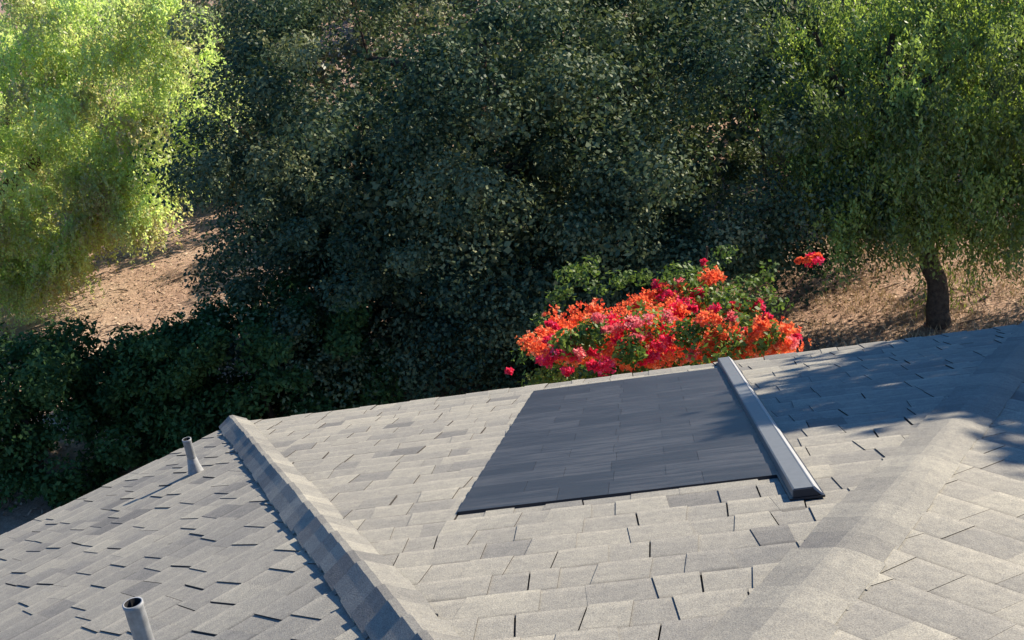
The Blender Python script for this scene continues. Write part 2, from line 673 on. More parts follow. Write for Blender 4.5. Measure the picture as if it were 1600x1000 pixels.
m.build('end_cap', DARKM, cov)

# ------------------------------------------------------------------ vent pipes


def on_facet(i, x, y):
    o, u, v, nn = facet(i)
    return (x, y, o.z - (nn.x * (x - o.x) + nn.y * (y - o.y)) / nn.z + 0.012)


def vent(label, base, h, r, boot):
    base = on_facet(7, *base[:2])
    t = thing('vent_pipe', label, 'vent pipe', base, 'vent pipes on the left roof slope')
    b = Vector(base)
    m = MB()
    seg = 20
    vs = []; fs = []
    prof = [(r, -0.12), (r, h - 0.012), (r * 1.06, h - 0.01), (r * 1.06, h), (r * 0.86, h), (r * 0.84, h - 0.10)]
    for (rr, z) in prof:
        for k in range(seg):
            a = 2 * math.pi * k / seg
            vs.append(b + Vector((rr * math.cos(a), rr * math.sin(a), z)))
    for i in range(len(prof) - 1):
        for k in range(seg):
            k2 = (k + 1) % seg
            fs.append((i * seg + k, i * seg + k2, (i + 1) * seg + k2, (i + 1) * seg + k))
    fs.append(tuple(range((len(prof) - 1) * seg, len(prof) * seg)))
    me = mesh_py('pipe', vs, fs, 0.5, True)
    o1 = obj('pipe', me, [PIPE, PIPEIN], t)
    for p in me.polygons[-seg - 1:]:
        p.material_index = 1
    m = MB()
    oA, uA, vA, nA = facet(7)
    vs = []; fs = []
    prof = [(r * boot * 1.15, -0.02), (r * boot, 0.012), (r * 1.35, 0.05), (r * 1.12, 0.09), (r * 1.005, 0.095)]
    for (rr, z) in prof:
        for k in range(seg):
            a = 2 * math.pi * k / seg
            q = Vector((rr * math.cos(a), rr * math.sin(a), 0))
            q.z = z - (q.x * nA.x + q.y * nA.y) / nA.z * max(0, 1 - z / 0.05)
            vs.append(b + q)
    for i in range(len(prof) - 1):
        for k in range(seg):
            k2 = (k + 1) % seg
            fs.append((i * seg + k, i * seg + k2, (i + 1) * seg + k2, (i + 1) * seg + k))
    obj('pipe_boot', mesh_py('pipe_boot', vs, fs, 0.5, True), PIPE, t)
    return t


vent('short grey vent pipe near the roof edge with a long thin shadow', (0.167, -1.521), 0.222, 0.026, 1.7)
vent('grey open-topped vent pipe at the bottom left, nearest to the camera', (1.597, -5.746), 0.44, 0.0245, 1.5)


def bx(px, y, Y):
    """world point on the vertical plane Y under photo position (planning helper for the bush)"""
    d = F_ + R_ * ((px - 800) / 2133.6) - U_ * ((y - 500) / 2133.6)
    s = (Y - CAMP.y) / d.y
    return CAMP + d * s


# ------------------------------------------------------------------ foliage helpers
def unit(a):
    return a / np.maximum(1e-9, np.linalg.norm(a, axis=1, keepdims=True))


def rdir(n):
    return unit(RG.normal(size=(n, 3)))


def leaf_mesh(name, c, ax, nrm, ln, wd, tone, fold=0.0):
    """diamond leaves. c centre (N,3), ax long axis, nrm normal"""
    ax = unit(ax)
    sd = unit(np.cross(ax, nrm))
    ln = np.asarray(ln).reshape(-1, 1) * np.ones((len(c), 1)) * 0.5
    wd = np.asarray(wd).reshape(-1, 1) * np.ones((len(c), 1)) * 0.5
    v = np.stack([c - ax * ln, c + sd * wd - ax * ln * 0.1, c + ax * ln, c - sd * wd - ax * ln * 0.1], 1).reshape(-1, 3)
    q = np.arange(len(c) * 4).reshape(-1, 4)
    return mesh_np(name, v, q, tone)


def clumps_in(center, radii, n, shell=0.55, lumps=6, seed=0, zmin=None, cut=None):
    """clump centres in an irregular ellipsoid"""
    rg = np.random.default_rng(seed)
    lum = unit(rg.normal(size=(lumps, 3)))
    la = rg.uniform(0.08, 0.28, lumps)
    out = []
    while len(out) < n:
        d = unit(rg.normal(size=(1, 3)))[0]
        r = 1 - (1 - shell) * rg.random() ** 1.6
        k = 0.86 + np.sum(la * np.maximum(0, lum @ d) ** 4)
        p = np.array(center) + d * r * k * np.array(radii)
        if zmin is not None and p[2] < zmin:
            continue
        if cut is not None and not cut(p):
            continue
        out.append(p)
    return np.array(out)


def trunk_parts(t, paths, mat):
    for i, (nm, pts, rad) in enumerate(paths):
        m = MB()
        # resample with wobble
        P = [Vector(p) for p in pts]
        Q = []; RR = []
        for a in range(len(P) - 1):
            for s in range(4):
                f = s / 4
                q = P[a].lerp(P[a + 1], f)
                w = 0.0 if (a == 0 and s == 0) else 0.25 * rad[a]
                Q.append(q + Vector((random.uniform(-w, w), random.uniform(-w, w), 0)))
                RR.append((rad[a] * (1 - f) + rad[a + 1] * f) * random.uniform(0.93, 1.08))
        Q.append(P[-1]); RR.append(rad[-1])
        m.tube(Q, RR, 9)
        m.build(nm, mat, t, True)


BARK = mat_plain('rough_bark', (0.075, 0.055, 0.042), 0.95, 0.1, 18, 0.45, 0.9, 0.03)
BARK2 = mat_plain('pepper_bark', (0.10, 0.075, 0.055), 0.95, 0.1, 16, 0.45, 0.9, 0.03)

# ------------------------------------------------------------------ oak
OAKL = mat_leaf('oak_leaves', [(0.15, (0.013, 0.034, 0.023)), (0.42, (0.045, 0.078, 0.042)), (0.68, (0.150, 0.175, 0.085)), (0.95, (0.30, 0.30, 0.16))], 0.18, 0.012, 0.5)


def clumpy(name, cl, rad, per, ln, wd, mat, parent, up=0.4, center=None, tone=(0.5, 0.18), fold=0, flat=0.8, out=0.5, cvar=0.09, **props):
    n = len(cl)
    rad = np.asarray(rad) * np.ones(n)
    idx = np.repeat(np.arange(n), per)
    N = len(idx)
    d = rdir(N)
    rr = RG.random(N) ** 0.36
    off = d * (rr * rad[idx])[:, None]
    off[:, 2] *= flat
    c = cl[idx] + off
    nrm = unit(rdir(N) * 0.9 + d * out + np.array([0, 0, up]))
    ax = unit(np.cross(nrm, rdir(N)))
    ct = RG.normal(0, cvar, n)
    t = np.clip(tone[0] + ct[idx] + RG.normal(0, tone[1], N), 0, 1)
    me = leaf_mesh(name, c, ax, nrm, ln * RG.uniform(0.6, 1.3, N), wd * RG.uniform(0.6, 1.3, N), t)
    return obj(name, me, mat, parent, **props)


oak = thing('oak_tree', 'large dark green dense oak tree filling the middle behind the roof', 'tree', (0.7, 12.6, GZ))
trunk_parts(oak, [
    ('trunk', [(0.7, 12.6, GZ - 0.2), (0.8, 12.5, -3.2), (0.5, 12.4, -1.6), (0.7, 12.5, -0.4), (0.9, 12.6, 0.1)], [0.42, 0.33, 0.28, 0.2, 0.08]),
    ('limb', [(0.7, 12.5, -2.8), (-0.8, 12.0, -1.9), (-2.2, 11.8, -1.3)], [0.2, 0.12, 0.03]),
    ('limb', [(0.7, 12.5, -2.3), (2.2, 12.0, -1.4), (3.4, 12.0, -0.7)], [0.2, 0.12, 0.03]),
    ('limb', [(0.6, 12.4, -1.6), (-0.2, 13.0, -1.0), (-0.9, 13.2, -0.5)], [0.18, 0.12, 0.03]),
    ('limb', [(0.6, 12.4, -0.8), (1.2, 12.0, -0.6), (1.4, 11.8, -0.3)], [0.15, 0.1, 0.03]),
    ('limb', [(0.7, 12.4, -0.7), (-0.3, 12.4, -0.1), (-0.9, 12.4, 0.1)], [0.14, 0.09, 0.03]),
], BARK)
cl = np.concatenate([
    clumps_in((0.55, 12.0, -1.7), (4.75, 4.2, 3.0), 410, 0.78, 11, 3, zmin=GZ + 0.15, cut=lambda p: p[1] < 14.5 and (p[0] > -3.0 or (p[0] > -3.9 and -1.2 < p[2] < -0.5))),
    clumps_in((0.9, 10.6, -2.6), (3.5, 2.6, 2.1), 150, 0.4, 5, 4, zmin=GZ + 0.15),
    clumps_in((-2.4, 10.6, -2.4), (1.2, 1.3, 2.0), 40, 0.3, 5, 8, zmin=GZ + 0.3),
])
clumpy('crown', cl, RG.choice([0.3, 0.4, 0.5, 0.65, 0.8], len(cl)) * RG.uniform(0.85, 1.15, len(cl)), 440, 0.07, 0.047, OAKL, oak, 0.45, flat=0.75, tone=(0.46, 0.11), cvar=0.17, out=1.0, kind='stuff')
inner = clumps_in((0.55, 12.5, -2.1), (4.1, 3.3, 2.3), 480, 0.4, 6, 33, zmin=GZ + 0.4)
clumpy('inner_foliage', inner, RG.uniform(0.5, 0.8, len(inner)), 110, 0.11, 0.075, OAKL, oak, 0.3, kind='stuff')

# ------------------------------------------------------------------ pepper trees
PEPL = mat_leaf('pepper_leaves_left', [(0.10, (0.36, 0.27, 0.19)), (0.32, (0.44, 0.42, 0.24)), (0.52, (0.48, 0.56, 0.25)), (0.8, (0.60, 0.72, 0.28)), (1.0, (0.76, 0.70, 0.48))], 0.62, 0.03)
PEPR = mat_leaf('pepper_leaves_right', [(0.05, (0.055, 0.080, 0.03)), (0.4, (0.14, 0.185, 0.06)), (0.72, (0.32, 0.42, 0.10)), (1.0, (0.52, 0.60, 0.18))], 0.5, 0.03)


def strands(name, anchors, length, per, ln, wd, mat, parent, spread=0.35, nper=9, tone=(0.5, 0.16), sway=0.25, cvar=0.12, tight=1.0, loose=0.5, **props):
    """drooping fronds: each anchor carries nper strands, each with leaflets down its length"""
    A = len(anchors)
    S = A * nper
    ai = np.repeat(np.arange(A), nper)
    d0 = rdir(S); d0[:, 2] = np.abs(d0[:, 2]) * 0.3
    start = anchors[ai] + rdir(S) * spread * RG.random((S, 1))
    Ls = length * RG.uniform(0.45, 1.25, S)
    sw = RG.normal(0, sway, (A, 2))[ai] + RG.normal(0, 0.12 * tight, (S, 2))
    si = np.repeat(np.arange(S), per)
    t = (np.tile(np.arange(per), S) + RG.random(S * per)) / per
    N = len(si)
    l = Ls[si]
    p = start[si].copy()
    outw = d0[si]
    p[:, 0] += outw[:, 0] * 0.30 * tight * np.sin(t * 1.6) + sw[si, 0] * t * l * 0.6
    p[:, 1] += outw[:, 1] * 0.30 * tight * np.sin(t * 1.6) + sw[si, 1] * t * l * 0.6
    p[:, 2] += 0.18 * np.sin(t * 2.6) * outw[:, 2] - l * t ** 1.25
    p += RG.normal(0, 0.025, (N, 3))
    ax = unit(np.stack([RG.normal(0, loose, N), RG.normal(0, loose, N), -1.0 + RG.normal(0, 0.3, N)], 1))
    nrm = rdir(N)
    ct = RG.normal(0, cvar, A)
    tn = np.clip(tone[0] + ct[ai][si] + RG.normal(0, tone[1], N), 0, 1)
    me = leaf_mesh(name, p, ax, nrm, ln * RG.uniform(0.6, 1.3, N), wd * RG.uniform(0.7, 1.3, N), tn)
    return obj(name, me, mat, parent, **props)


pl = thing('pepper_tree', 'bright yellow-green weeping pepper tree in full sun at the left edge', 'tree', (-10.4, 17.6, GZ), 'weeping pepper trees')
trunk_parts(pl, [
    ('trunk', [(-10.4, 17.6, GZ - 0.2), (-10.2, 17.4, -3.0), (-9.9, 17.3, -1.4), (-9.8, 17.2, 0.4)], [0.4, 0.32, 0.25, 0.12]),
    ('limb', [(-10.2, 17.4, -2.8), (-8.9, 17.0, -1.9), (-7.8, 16.9, -1.3), (-7.0, 16.9, -1.0)], [0.2, 0.15, 0.1, 0.04]),
    ('limb', [(-10.0, 17.3, -1.6), (-9.4, 16.6, -0.7), (-9.0, 16.2, 0.0)], [0.18, 0.12, 0.04]),
    ('limb', [(-9.9, 17.3, -1.6), (-8.2, 17.6, -0.4), (-6.9, 17.6, 0.0)], [0.16, 0.1, 0.04]),
], BARK2)
an = clumps_in((-10.4, 16.4, -1.4), (5.1, 3.9, 3.0), 330, 0.78, 9, 12, zmin=-3.2)
an = np.concatenate([an, clumps_in((-10.4, 16.8, -1.5), (4.2, 3.0, 2.4), 110, 0.2, 5, 13, zmin=-3.2)])
lob = [(5, 470), (25, 475), (45, 455), (15, 440), (75, 465), (105, 440), (10, 400), (40, 420), (70, 430), (100, 410), (130, 380), (165, 350), (200, 360), (225, 370), (235, 330), (240, 280), (225, 230), (250, 150), (265, 110), (262, 60), (250, 20), (120, 300), (60, 330), (20, 350), (160, 260), (90, 380), (30, 380)]
an = np.concatenate([an, np.array([np.array(bx(px + random.gauss(0, 9), y - 28 + random.gauss(0, 9), 14.6 + random.random())) for px, y in lob + [(20, 20), (70, 30), (120, 20), (180, 30), (40, 90), (100, 100), (160, 110), (210, 90), (60, 160), (130, 180), (20, 230), (90, 240), (190, 200), (200, 290), (150, 310)] for _ in range(3)])])
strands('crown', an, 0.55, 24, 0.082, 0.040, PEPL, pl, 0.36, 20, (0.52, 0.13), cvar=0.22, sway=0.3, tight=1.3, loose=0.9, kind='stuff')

pr = thing('pepper_tree', 'darker green weeping pepper tree with forked trunk behind the right side of the roof', 'tree', (7.25, 10.3, GZ), 'weeping pepper trees')
trunk_parts(pr, [
    ('trunk', [(7.12, 10.1, GZ - 0.2), (7.08, 10.2, -3.9), (6.85, 10.35, -3.1), (6.6, 10.5, -2.2), (6.55, 10.7, -1.4), (6.8, 10.9, -0.4)], [0.19, 0.15, 0.125, 0.10, 0.08, 0.04]),
    ('limb', [(6.95, 10.3, -3.4), (7.3, 10.5, -2.6), (7.9, 10.8, -1.8), (8.6, 11.1, -0.9)], [0.14, 0.12, 0.09, 0.04]),
    ('limb', [(6.6, 10.5, -2.2), (6.1, 10.7, -1.4), (5.7, 10.8, -0.2)], [0.09, 0.07, 0.03]),
    ('limb', [(6.6, 10.6, -1.4), (7.2, 10.2, -0.9), (7.9, 10.1, -0.4)], [0.08, 0.06, 0.02]),
], BARK)
an = clumps_in((8.2, 11.2, -1.75), (3.1, 2.9, 2.3), 330, 0.68, 8, 14, zmin=-2.95, cut=lambda p: not (-6.2 < 0.588 * p[0] - 0.809 * p[1] < -3.9 and p[2] - 0.577 * (0.809 * p[0] + 0.588 * p[1]) < -9.2 and random.random() < 0.9))
an = np.concatenate([an, clumps_in((8.4, 11.5, -1.6), (2.4, 2.2, 1.7), 90, 0.2, 5, 15, zmin=-2.5)])
an = np.concatenate([an, np.array([np.array(bx(random.uniform(1290, 1560), random.uniform(140, 365), random.uniform(8.9, 9.9))) for _ in range(70)])])
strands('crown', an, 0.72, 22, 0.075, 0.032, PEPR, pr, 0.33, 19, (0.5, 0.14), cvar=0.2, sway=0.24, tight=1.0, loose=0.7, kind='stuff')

# tree just outside the right of the frame: throws the dappled shade on the roof
pt = thing('pepper_tree', 'tree at the right edge with a bright green sprig, throwing dappled shade on the roof', 'tree', (10.9, 1.2, GZ), 'weeping pepper trees')
trunk_parts(pt, [
    ('trunk', [(10.9, 1.2, GZ - 0.2), (10.8, 1.3, -2.0), (10.9, 1.2, 0.6), (10.8, 1.2, 3.4)], [0.3, 0.24, 0.18, 0.08]),
    ('limb', [(10.8, 1.3, -1.2), (9.0, 2.2, -0.1), (7.4, 2.8, 0.2), (6.7, 3.0, -0.2)], [0.12, 0.08, 0.04, 0.01]),
    ('limb', [(10.9, 1.2, 0.6), (10.2, 2.6, 2.2), (9.8, 3.4, 3.2)], [0.12, 0.08, 0.03]),
], BARK)
SPRIG = mat_leaf('sprig_leaves', [(0.1, (0.09, 0.15, 0.03)), (0.5, (0.15, 0.26, 0.04)), (1.0, (0.26, 0.36, 0.07))], 0.45, 0.04)
# broad crown: outline given across the sunlight (s sideways, w height) so that its shade edge crosses the roof as photographed


def in_poly(x, y, P):
    c = False
    for i in range(len(P)):
        (x1, y1), (x2, y2) = P[i], P[(i + 1) % len(P)]
        if (y1 > y) != (y2 > y) and x < (x2 - x1) * (y - y1) / (y2 - y1) + x1:
            c = not c
    return c


OUT = [(2.9, -1.9), (3.35, -0.85), (4.0, 0.05), (4.7, 0.33), (6.5, 0.5), (8.3, 0.1), (9.0, -1.6), (8.0, -3.2), (5.0, -3.5), (3.6, -3.2)]
rs0 = random.Random(77)
an = []
while len(an) < 520:
    s_, w_, d_ = (rs0.uniform(2.3, 9) if len(an) < 230 else rs0.uniform(4.4, 9)), rs0.uniform(-3.5, 0.6), rs0.gauss(9.2, 1.0)
    if in_poly(s_, w_, OUT):
        an.append((0.809 * d_ + 0.588 * s_, 0.588 * d_ - 0.809 * s_, w_ + 0.577 * d_))
for s_, w_ in ((3.95, -0.1), (4.25, 0.3)):
    for _ in range(2):
        an.append((0.809 * 8.6 + 0.588 * s_ + rs0.uniform(-.1, .1), 0.588 * 8.6 - 0.809 * s_ + rs0.uniform(-.1, .1), w_ + 0.577 * 8.6))
an = np.array(an)
strands('crown', an, 0.6, 14, 0.17, 0.075, SPRIG, pt, 0.35, 15, kind='stuff')
an = np.array([[6.62, 3.0, -0.3], [6.66, 2.95, -0.5], [6.8, 3.05, -0.3], [7.0, 3.0, -0.2]])
strands('sprig', an, 0.28, 10, 0.08, 0.022, SPRIG, pt, 0.08, 5, kind='stuff')

# ------------------------------------------------------------------ hedge bushes
HEDL = mat_leaf('hedge_leaves', [(0.1, (0.024, 0.048, 0.016)), (0.5, (0.042, 0.088, 0.026)), (0.9, (0.075, 0.135, 0.040))], 0.15, 0.008)


def bush(label, cat, c, rad, ncl, per, ln, wd, mat, seed, top=None, crad=(0.2, 0.4), name='hedge_bush', group=None, stem=True, shell=0.45, up=0.5, zmin=GZ + 0.05):
    t = thing(name, label, cat, (c[0], c[1], zmin - 0.05), group)
    if stem:
        trunk_parts(t, [('stem', [(c[0], c[1], zmin - 0.15), (c[0] + 0.1, c[1], c[2] - rad[2] * 0.3), (c[0] - 0.1, c[1] + 0.1, c[2] + rad[2] * 0.4)], [0.07, 0.05, 0.02])], BARK)
    k = clumps_in(c, rad, ncl, shell, 6, seed, zmin=zmin + 0.1, cut=None if top is None else (lambda p: p[2] < top))
    clumpy('foliage', k, RG.uniform(crad[0], crad[1], ncl), per, ln, wd, mat, t, up, kind='stuff')
    return t


G1 = 'dark hedge bushes beyond the left eave'
bush('rounded dark green hedge bush at the far left, in shade beyond the roof edge', 'bush', (-6.2, 8.7, -3.5), (2.8, 1.4, 2.1), 210, 300, 0.085, 0.05, HEDL, 41, -2.5, group=G1)
bush('dark green hedge bush between the leftmost one and the oak, above the roof corner', 'bush', (-2.7, 8.8, -3.5), (2.2, 1.4, 2.1), 190, 300, 0.085, 0.05, HEDL, 42, -2.45, group=G1)

# ------------------------------------------------------------------ bougainvillea
BOUL = mat_leaf('bougainvillea_leaves', [(0.1, (0.04, 0.08, 0.02)), (0.5, (0.09, 0.15, 0.03)), (0.9, (0.22, 0.27, 0.05))], 0.35, 0.015)
ORA = mat_leaf('orange_bracts', [(0.1, (0.72, 0.12, 0.05)), (0.5, (0.85, 0.17, 0.05)), (0.9, (0.90, 0.30, 0.09))], 0.25, 0.02, big=3)
RED = mat_leaf('magenta_bracts', [(0.1, (0.62, 0.02, 0.06)), (0.5, (0.80, 0.035, 0.11)), (0.9, (0.85, 0.12, 0.22))], 0.25, 0.02, big=3)


def mat_bract(name, stops, trans=0.45):
    m, nt, out = new_mat(name)
    t = attr(nt, 'tone')
    c = ramp(nt, stops, t)
    d = nt.nodes.new('ShaderNodeBsdfDiffuse'); nt.links.new(c, d.inputs[0])
    tr = nt.nodes.new('ShaderNodeBsdfTranslucent'); nt.links.new(c, tr.inputs[0])
    mx = nt.nodes.new('ShaderNodeMixShader'); mx.inputs[0].default_value = trans
    nt.links.new(d.outputs[0], mx.inputs[1]); nt.links.new(tr.outputs[0], mx.inputs[2])
    nt.links.new(mx.outputs[0], out.inputs[0])
    return m


ORA = mat_bract('orange_bracts', [(0.05, (0.70, 0.08, 0.05)), (0.4, (0.86, 0.16, 0.065)), (0.75, (0.90, 0.26, 0.09)), (0.98, (0.90, 0.42, 0.24))])
RED = mat_bract('magenta_bracts', [(0.1, (0.60, 0.015, 0.05)), (0.5, (0.80, 0.03, 0.09)), (0.95, (0.85, 0.14, 0.24))])
bo = thing('bougainvillea', 'bougainvillea bush covered in orange and red flowers rising behind the roof edge', 'flowering bush', (3.1, 2.7, GZ))
trunk_parts(bo, [
    ('stem', [(3.1, 2.7, GZ - 0.1), (3.0, 2.6, -3.0), (2.7, 2.6, -1.4)], [0.08, 0.06, 0.03]),
    ('stem', [(3.2, 2.8, GZ - 0.1), (3.5, 2.7, -3.0), (3.8, 2.7, -1.5)], [0.07, 0.05, 0.02]),
    ('cane', [(3.8, 2.8, -1.5), (4.2, 3.0, -0.9), (4.42, 3.0, -0.55)], [0.008, 0.006, 0.004]),
], BARK)


rs = random.Random(9)


body = np.concatenate([np.array([np.array(bx(q[0], q[1], q[2])) for q in [(1125, 525, 2.4), (1165, 512, 2.6), (1195, 535, 2.2), (1085, 470, 3.1), (1165, 480, 3.0), (925, 520, 1.95), (885, 535, 1.85), (1010, 505, 2.1), (1075, 520, 1.85), (1110, 545, 1.7), (1150, 540, 1.72), (985, 548, 1.75), (1200, 525, 1.8), (1140, 505, 2.0), (915, 530, 2.1), (1060, 440, 3.3), (1130, 475, 3.1)]]), clumps_in((3.05, 2.9, -1.8), (1.12, 0.85, 1.1), 120, 0.5, 5, 51)])
clumpy('leaves', body, RG.uniform(0.14, 0.3, len(body)), 260, 0.055, 0.036, BOUL, bo, 0.6, kind='stuff')


def bracts(name, spots, mat, n_per, parent, lnm=0.027):
    C = []
    sub = []
    for (px, y, Y, r) in spots:
        for _ in range(3):
            sub.append((px + rs.gauss(0, r * 75), y + rs.gauss(0, r * 60), Y + rs.gauss(0, r * 0.6), r * rs.uniform(0.5, 1.05)))
    n_per = n_per // 3
    for (px, y, Y, r) in sub:
        c = np.array(bx(px, y, Y))
        d = rdir(n_per)
        C.append(c + d * (RG.random(n_per) ** 0.5)[:, None] * np.array([r, r * 0.7, r * 0.75]))
    C = np.concatenate(C)
    n = len(C)
    face = unit(rdir(n) * 0.8 + np.array([0.3, -0.5, 0.7]))
    a0 = unit(np.cross(face, rdir(n)))
    b0 = np.cross(face, a0)
    cs = []; axs = []; nr = []; tn = []
    t0 = np.clip(RG.normal(0.5, 0.24, n), 0, 1)
    for k in range(3):
        an = 2 * math.pi * k / 3
        dd = a0 * math.cos(an) + b0 * math.sin(an)
        cs.append(C + dd * lnm * 0.42 + face * 0.006)
        axs.append(unit(dd + face * 0.55))
        nr.append(unit(face - dd * 0.5)); tn.append(t0)
    me = leaf_mesh(name, np.concatenate(cs), np.concatenate(axs), np.concatenate(nr), lnm, lnm * 0.8, np.concatenate(tn))
    return obj(name, me, mat, parent, kind='stuff')


ospots = []
# outline of the flowering mass in the photograph: (x, top y, bottom y)
prof = [(840, 520, 565), (870, 508, 560), (905, 495, 565), (940, 484, 570), (980, 466, 570), (1010, 450, 565), (1040, 450, 565), (1070, 455, 560), (1100, 465, 565), (1130, 500, 560), (1160, 490, 555), (1185, 495, 550), (1210, 510, 550), (1228, 525, 548)]
for i, (x, a, b) in enumerate(prof):
    n = 12 if 900 < x < 1130 else (9 if x < 900 else 8)
    for k in range(n):
        y = rs.uniform(a, b)
        ospots.append((1035 + (x - 1035) * 0.93 + rs.uniform(-14, 14), y, 1.75 + 1.5 * (b - y) / max(20, b - a) + rs.uniform(0, 0.25), rs.uniform(0.07, 0.17)))
ospots += [(1100 + 13 * k, 500 + (k * 37) % 50, 1.75, 0.09) for k in range(11)] + [(1115, 440, 3.4, 0.13), (1105, 437, 3.4, 0.1), (1262, 405, 3.0, 0.035), (1277, 403, 3.0, 0.03), (1250, 407, 3.0, 0.03)]
bracts('orange_flowers', ospots, ORA, 90, bo)
rsp = [(1022, 450, 3.3, 0.10), (1048, 470, 3.0, 0.12), (1064, 475, 3.0, 0.1), (1050, 492, 2.7, 0.1), (970, 505, 2.4, 0.12), (985, 515, 2.3, 0.1), (870, 556, 1.8, 0.1), (850, 562, 1.8, 0.08), (890, 555, 1.8, 0.08), (886, 580, 1.6, 0.05), (938, 573, 1.6, 0.10), (925, 570, 1.65, 0.06),
       (1040, 520, 2.2, 0.09), (1040, 545, 1.9, 0.1), (1010, 560, 1.75, 0.08), (1065, 535, 2.0, 0.07), (1150, 475, 3.0, 0.07), (1180, 480, 3.0, 0.06), (1240, 530, 2.0, 0.05), (1100, 410, 3.6, 0.03), (797, 579, 1.9, 0.022), (1275, 404, 3.0, 0.06), (1085, 455, 3.2, 0.07), (1165, 520, 2.3, 0.05)]
for _ in range(26):
    px = rs.uniform(850, 1215)
    rsp.append((px, rs.uniform(470 + abs(px - 1040) * 0.16, 560), 1.9 + rs.random() * 0.5, rs.uniform(0.03, 0.06)))
bracts('red_flowers', rsp, RED, 75, bo)
PINK = mat_bract('pink_bracts', [(0.05, (0.75, 0.10, 0.16)), (0.5, (0.85, 0.22, 0.22)), (0.95, (0.88, 0.42, 0.36))])
psp = [(rs.uniform(850, 1225), rs.uniform(495, 560), 1.8 + rs.random() * 0.5, rs.uniform(0.03, 0.08)) for _ in range(34)] + [(905, 555, 1.7, 0.05), (1232, 535, 1.9, 0.06), (1060, 440, 3.3, 0.06)]
bracts('pink_flowers', psp, PINK, 60, bo)

# vine / shrub growing behind the flowers into the oak
VINE = mat_leaf('vine_leaves', [(0.1, (0.03, 0.06, 0.015)), (0.5, (0.08, 0.13, 0.03)), (0.9, (0.22, 0.28, 0.08))], 0.4, 0.015)
vi = thing('climbing_vine', 'light green leafy vine climbing between the orange flowers and the dark oak', 'vine', (3.0, 4.6, GZ))
trunk_parts(vi, [('stem', [(3.0, 4.6, GZ - 0.1), (3.0, 4.6, -2.6), (2.6, 4.7, -1.4)], [0.05, 0.04, 0.02]), ('stem', [(3.0, 4.6, -2.6), (3.5, 4.7, -1.4), (3.6, 4.7, -0.9)], [0.04, 0.03, 0.01])], BARK)
vsp = [(x, y) for x, y in [(1060, 430), (1085, 425), (1110, 420), (1135, 400), (1175, 440), (1195, 430), (1160, 445), (1130, 455), (1040, 435), (1010, 430), (985, 425), (960, 440), (940, 450), (915, 440), (900, 425), (885, 430), (880, 455), (930, 415), (1200, 460), (1215, 480), (860, 465), (850, 500), (835, 530), (820, 550)]]
cl = np.array([np.array(bx(x + rs.uniform(-8, 8), y + rs.uniform(-8, 8), 3.9 + rs.uniform(0, 0.6))) for x, y in vsp for _ in range(2)])
clumpy('foliage', cl, RG.uniform(0.07, 0.15, len(cl)), 38, 0.05, 0.036, VINE, vi, 0.6, kind='stuff')

# ------------------------------------------------------------------ far shrubs and trees
FARL = [mat_leaf('far_leaves_grey', [(0.1, (0.06, 0.07, 0.045)), (0.5, (0.12, 0.13, 0.08)), (0.9, (0.22, 0.21, 0.13))], 0.2, 0.02),
        mat_leaf('far_leaves_green', [(0.1, (0.05, 0.08, 0.03)), (0.5, (0.09, 0.13, 0.05)), (0.9, (0.16, 0.20, 0.08))], 0.3, 0.02),
        mat_leaf('far_brush', [(0.1, (0.10, 0.08, 0.06)), (0.5, (0.18, 0.14, 0.10)), (0.9, (0.30, 0.24, 0.17))], 0.1, 0.02)]
GF = 'shrubs on the slope far behind'
far = [(-6.4, 24.5, 1.5, 1.0, 2, 'low brown brushwood pile in the gap between left tree and oak'),
       (-8.5, 33, 3.0, 2.8, 0, 'grey-green bush far behind the gap left of the oak'),
       (-13, 37, 3.5, 3.4, 1, 'distant green bush behind the left pepper tree'),
       (-4.5, 38, 3.4, 3.2, 0, 'distant grey-green bush hidden mostly by the oak'),
       (5.5, 27, 2.2, 2.0, 0, 'grey-green bush seen between the oak and right pepper tree'),
       (1.2, 21.5, 2.4, 4.6, 0, 'grey-green bush close behind the top left of the oak'),
       (4.4, 19.5, 2.4, 4.8, 0, 'grey-green bush close behind the top right of the oak'),
       (9.2, 19.0, 2.8, 4.6, 1, 'green bush close behind the right pepper tree'),
       (13.5, 20.0, 2.8, 4.8, 1, 'green bush at the top right corner behind the pepper tree'),
       (-5.6, 22.5, 2.0, 4.6, 0, 'olive bush in the gap at the top between the left tree and the oak'),
       (-10, 24.5, 2.8, 4.8, 1, 'green bush close behind the left pepper tree'),
       (6.8, 17.2, 1.6, 4.2, 0, 'small olive bush between the oak and the right pepper tree'),
       (9.5, 33, 3.5, 3.6, 1, 'distant green bush behind the right pepper tree'),
       (2.0, 24, 3.6, 5.6, 0, 'tall grey-green bush close behind the middle of the oak'),
       (-3.6, 27, 2.6, 5.4, 0, 'tall grey-green bush behind the upper left of the oak'),
       (6.5, 21, 2.6, 5.4, 1, 'tall green bush behind the gap between oak and right pepper tree'),
       (15, 30, 3.0, 3.4, 1, 'distant green bush at the upper right behind the pepper tree')]
for i, (x, y, r, h, mi, lb) in enumerate(far):
    z = float(hgt(np.array(x), np.array(y)))
    bush(lb, 'bush', (x, y, z + h * 0.45), (r, r, h * 0.6), 70, 130, 0.17, 0.10, FARL[mi], 70 + i, None, (0.35, 0.7), 'far_bush', GF, zmin=z)


# ------------------------------------------------------------------ ground cover
def scatter_ok(x, y):
    return (np.hypot(x - CX, y - CY) > 14.6)


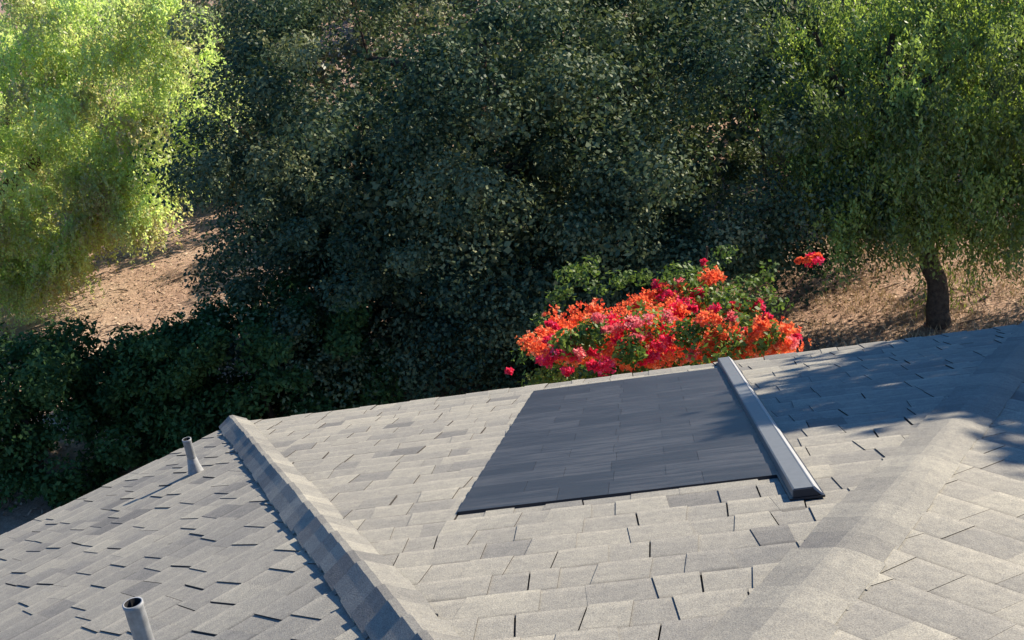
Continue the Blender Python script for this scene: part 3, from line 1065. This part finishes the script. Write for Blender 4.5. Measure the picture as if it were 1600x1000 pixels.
LIT = mat_leaf('leaf_litter', [(0.1, (0.12, 0.075, 0.05)), (0.5, (0.36, 0.25, 0.18)), (0.9, (0.56, 0.44, 0.32))], 0.0, 0.0)
n = 46000
x = RG.uniform(-13, 13, n); y = RG.uniform(7.5, 30, n) ** 1.0
k = scatter_ok(x, y); x = x[k]; y = y[k]; n = len(x)
z = hgt(x, y) + 0.012
me = leaf_mesh('leaf_litter', np.stack([x, y, z + RG.random(n) * 0.015], 1), unit(np.stack([RG.normal(size=n), RG.normal(size=n), RG.normal(0, 0.25, n)], 1)), unit(np.stack([RG.normal(0, 0.3, n), RG.normal(0, 0.3, n), np.ones(n)], 1)), RG.uniform(0.05, 0.14, n), RG.uniform(0.02, 0.05, n), np.clip(RG.normal(0.5, 0.25, n), 0, 1))
o = obj('leaf_litter', me, LIT, kind='stuff')
o['label'] = 'dry brown leaf litter scattered on the bare earth behind the house'; o['category'] = 'leaf litter'

TWG = mat_plain('dry_twigs', (0.16, 0.11, 0.08), 0.9)
m = MB()
for _ in range(420):
    x0, y0 = random.uniform(-12, 12), random.uniform(9, 26)
    if math.hypot(x0 - CX, y0 - CY) < 14.8:
        continue
    a_ = random.uniform(0, math.pi); l_ = random.uniform(0.15, 0.7)
    z0 = float(hgt(np.array(x0), np.array(y0)))
    m.tube([(x0, y0, z0 + 0.02), (x0 + math.cos(a_) * l_ * 0.5, y0 + math.sin(a_) * l_ * 0.5, z0 + random.uniform(0.03, 0.10)), (x0 + math.cos(a_ + 0.3) * l_, y0 + math.sin(a_ + 0.3) * l_, z0 + 0.02)], [0.014, 0.010, 0.005], 4)
o = m.build('fallen_twigs', TWG, kind='stuff')
o['label'] = 'fallen dry twigs lying on the bare earth behind the house'; o['category'] = 'twigs'

GRS = mat_leaf('dry_grass', [(0.1, (0.20, 0.145, 0.09)), (0.5, (0.42, 0.31, 0.20)), (0.9, (0.58, 0.46, 0.33))], 0.1, 0.0)
n = 30000
x = RG.uniform(3.4, 12.5, n); y = RG.uniform(7.6, 15, n)
k = scatter_ok(x, y) & (RG.random(n) < 0.35 + 0.65 * (np.sin(x * 3.1 + 2 * np.sin(y * 2.3)) > -0.4)); x = x[k]; y = y[k]; n = len(x)
h = RG.uniform(0.04, 0.17, n)
me = leaf_mesh('dry_grass', np.stack([x, y, hgt(x, y) + h * 0.45], 1), unit(np.stack([RG.normal(0, 0.45, n), RG.normal(0, 0.45, n), np.ones(n)], 1)), rdir(n), h, 0.012, np.clip(RG.normal(0.55, 0.22, n), 0, 1))
o = obj('dry_grass', me, GRS, kind='stuff')
o['label'] = 'straw-coloured dry grass on the ground under the right pepper tree'; o['category'] = 'grass'
WEED = mat_leaf('green_weeds', [(0.1, (0.08, 0.12, 0.03)), (0.5, (0.17, 0.21, 0.05)), (0.9, (0.28, 0.30, 0.10))], 0.35, 0.0)
c0 = np.stack([RG.uniform(6.4, 9.5, 12), RG.uniform(9.6, 12, 12)], 1)
idx = np.repeat(np.arange(12), 70); n = len(idx)
x = c0[idx, 0] + RG.normal(0, 0.13, n); y = c0[idx, 1] + RG.normal(0, 0.13, n); h = RG.uniform(0.1, 0.75, n)
me = leaf_mesh('green_weeds', np.stack([x, y, hgt(x, y) + h], 1), unit(np.stack([RG.normal(0, 0.5, n), RG.normal(0, 0.5, n), np.ones(n)], 1)), rdir(n), 0.13, 0.02, np.clip(RG.normal(0.55, 0.22, n), 0, 1))
o = obj('green_weeds', me, WEED, kind='stuff')
o['label'] = 'yellow-green weeds standing around the foot of the right pepper tree'; o['category'] = 'weeds'
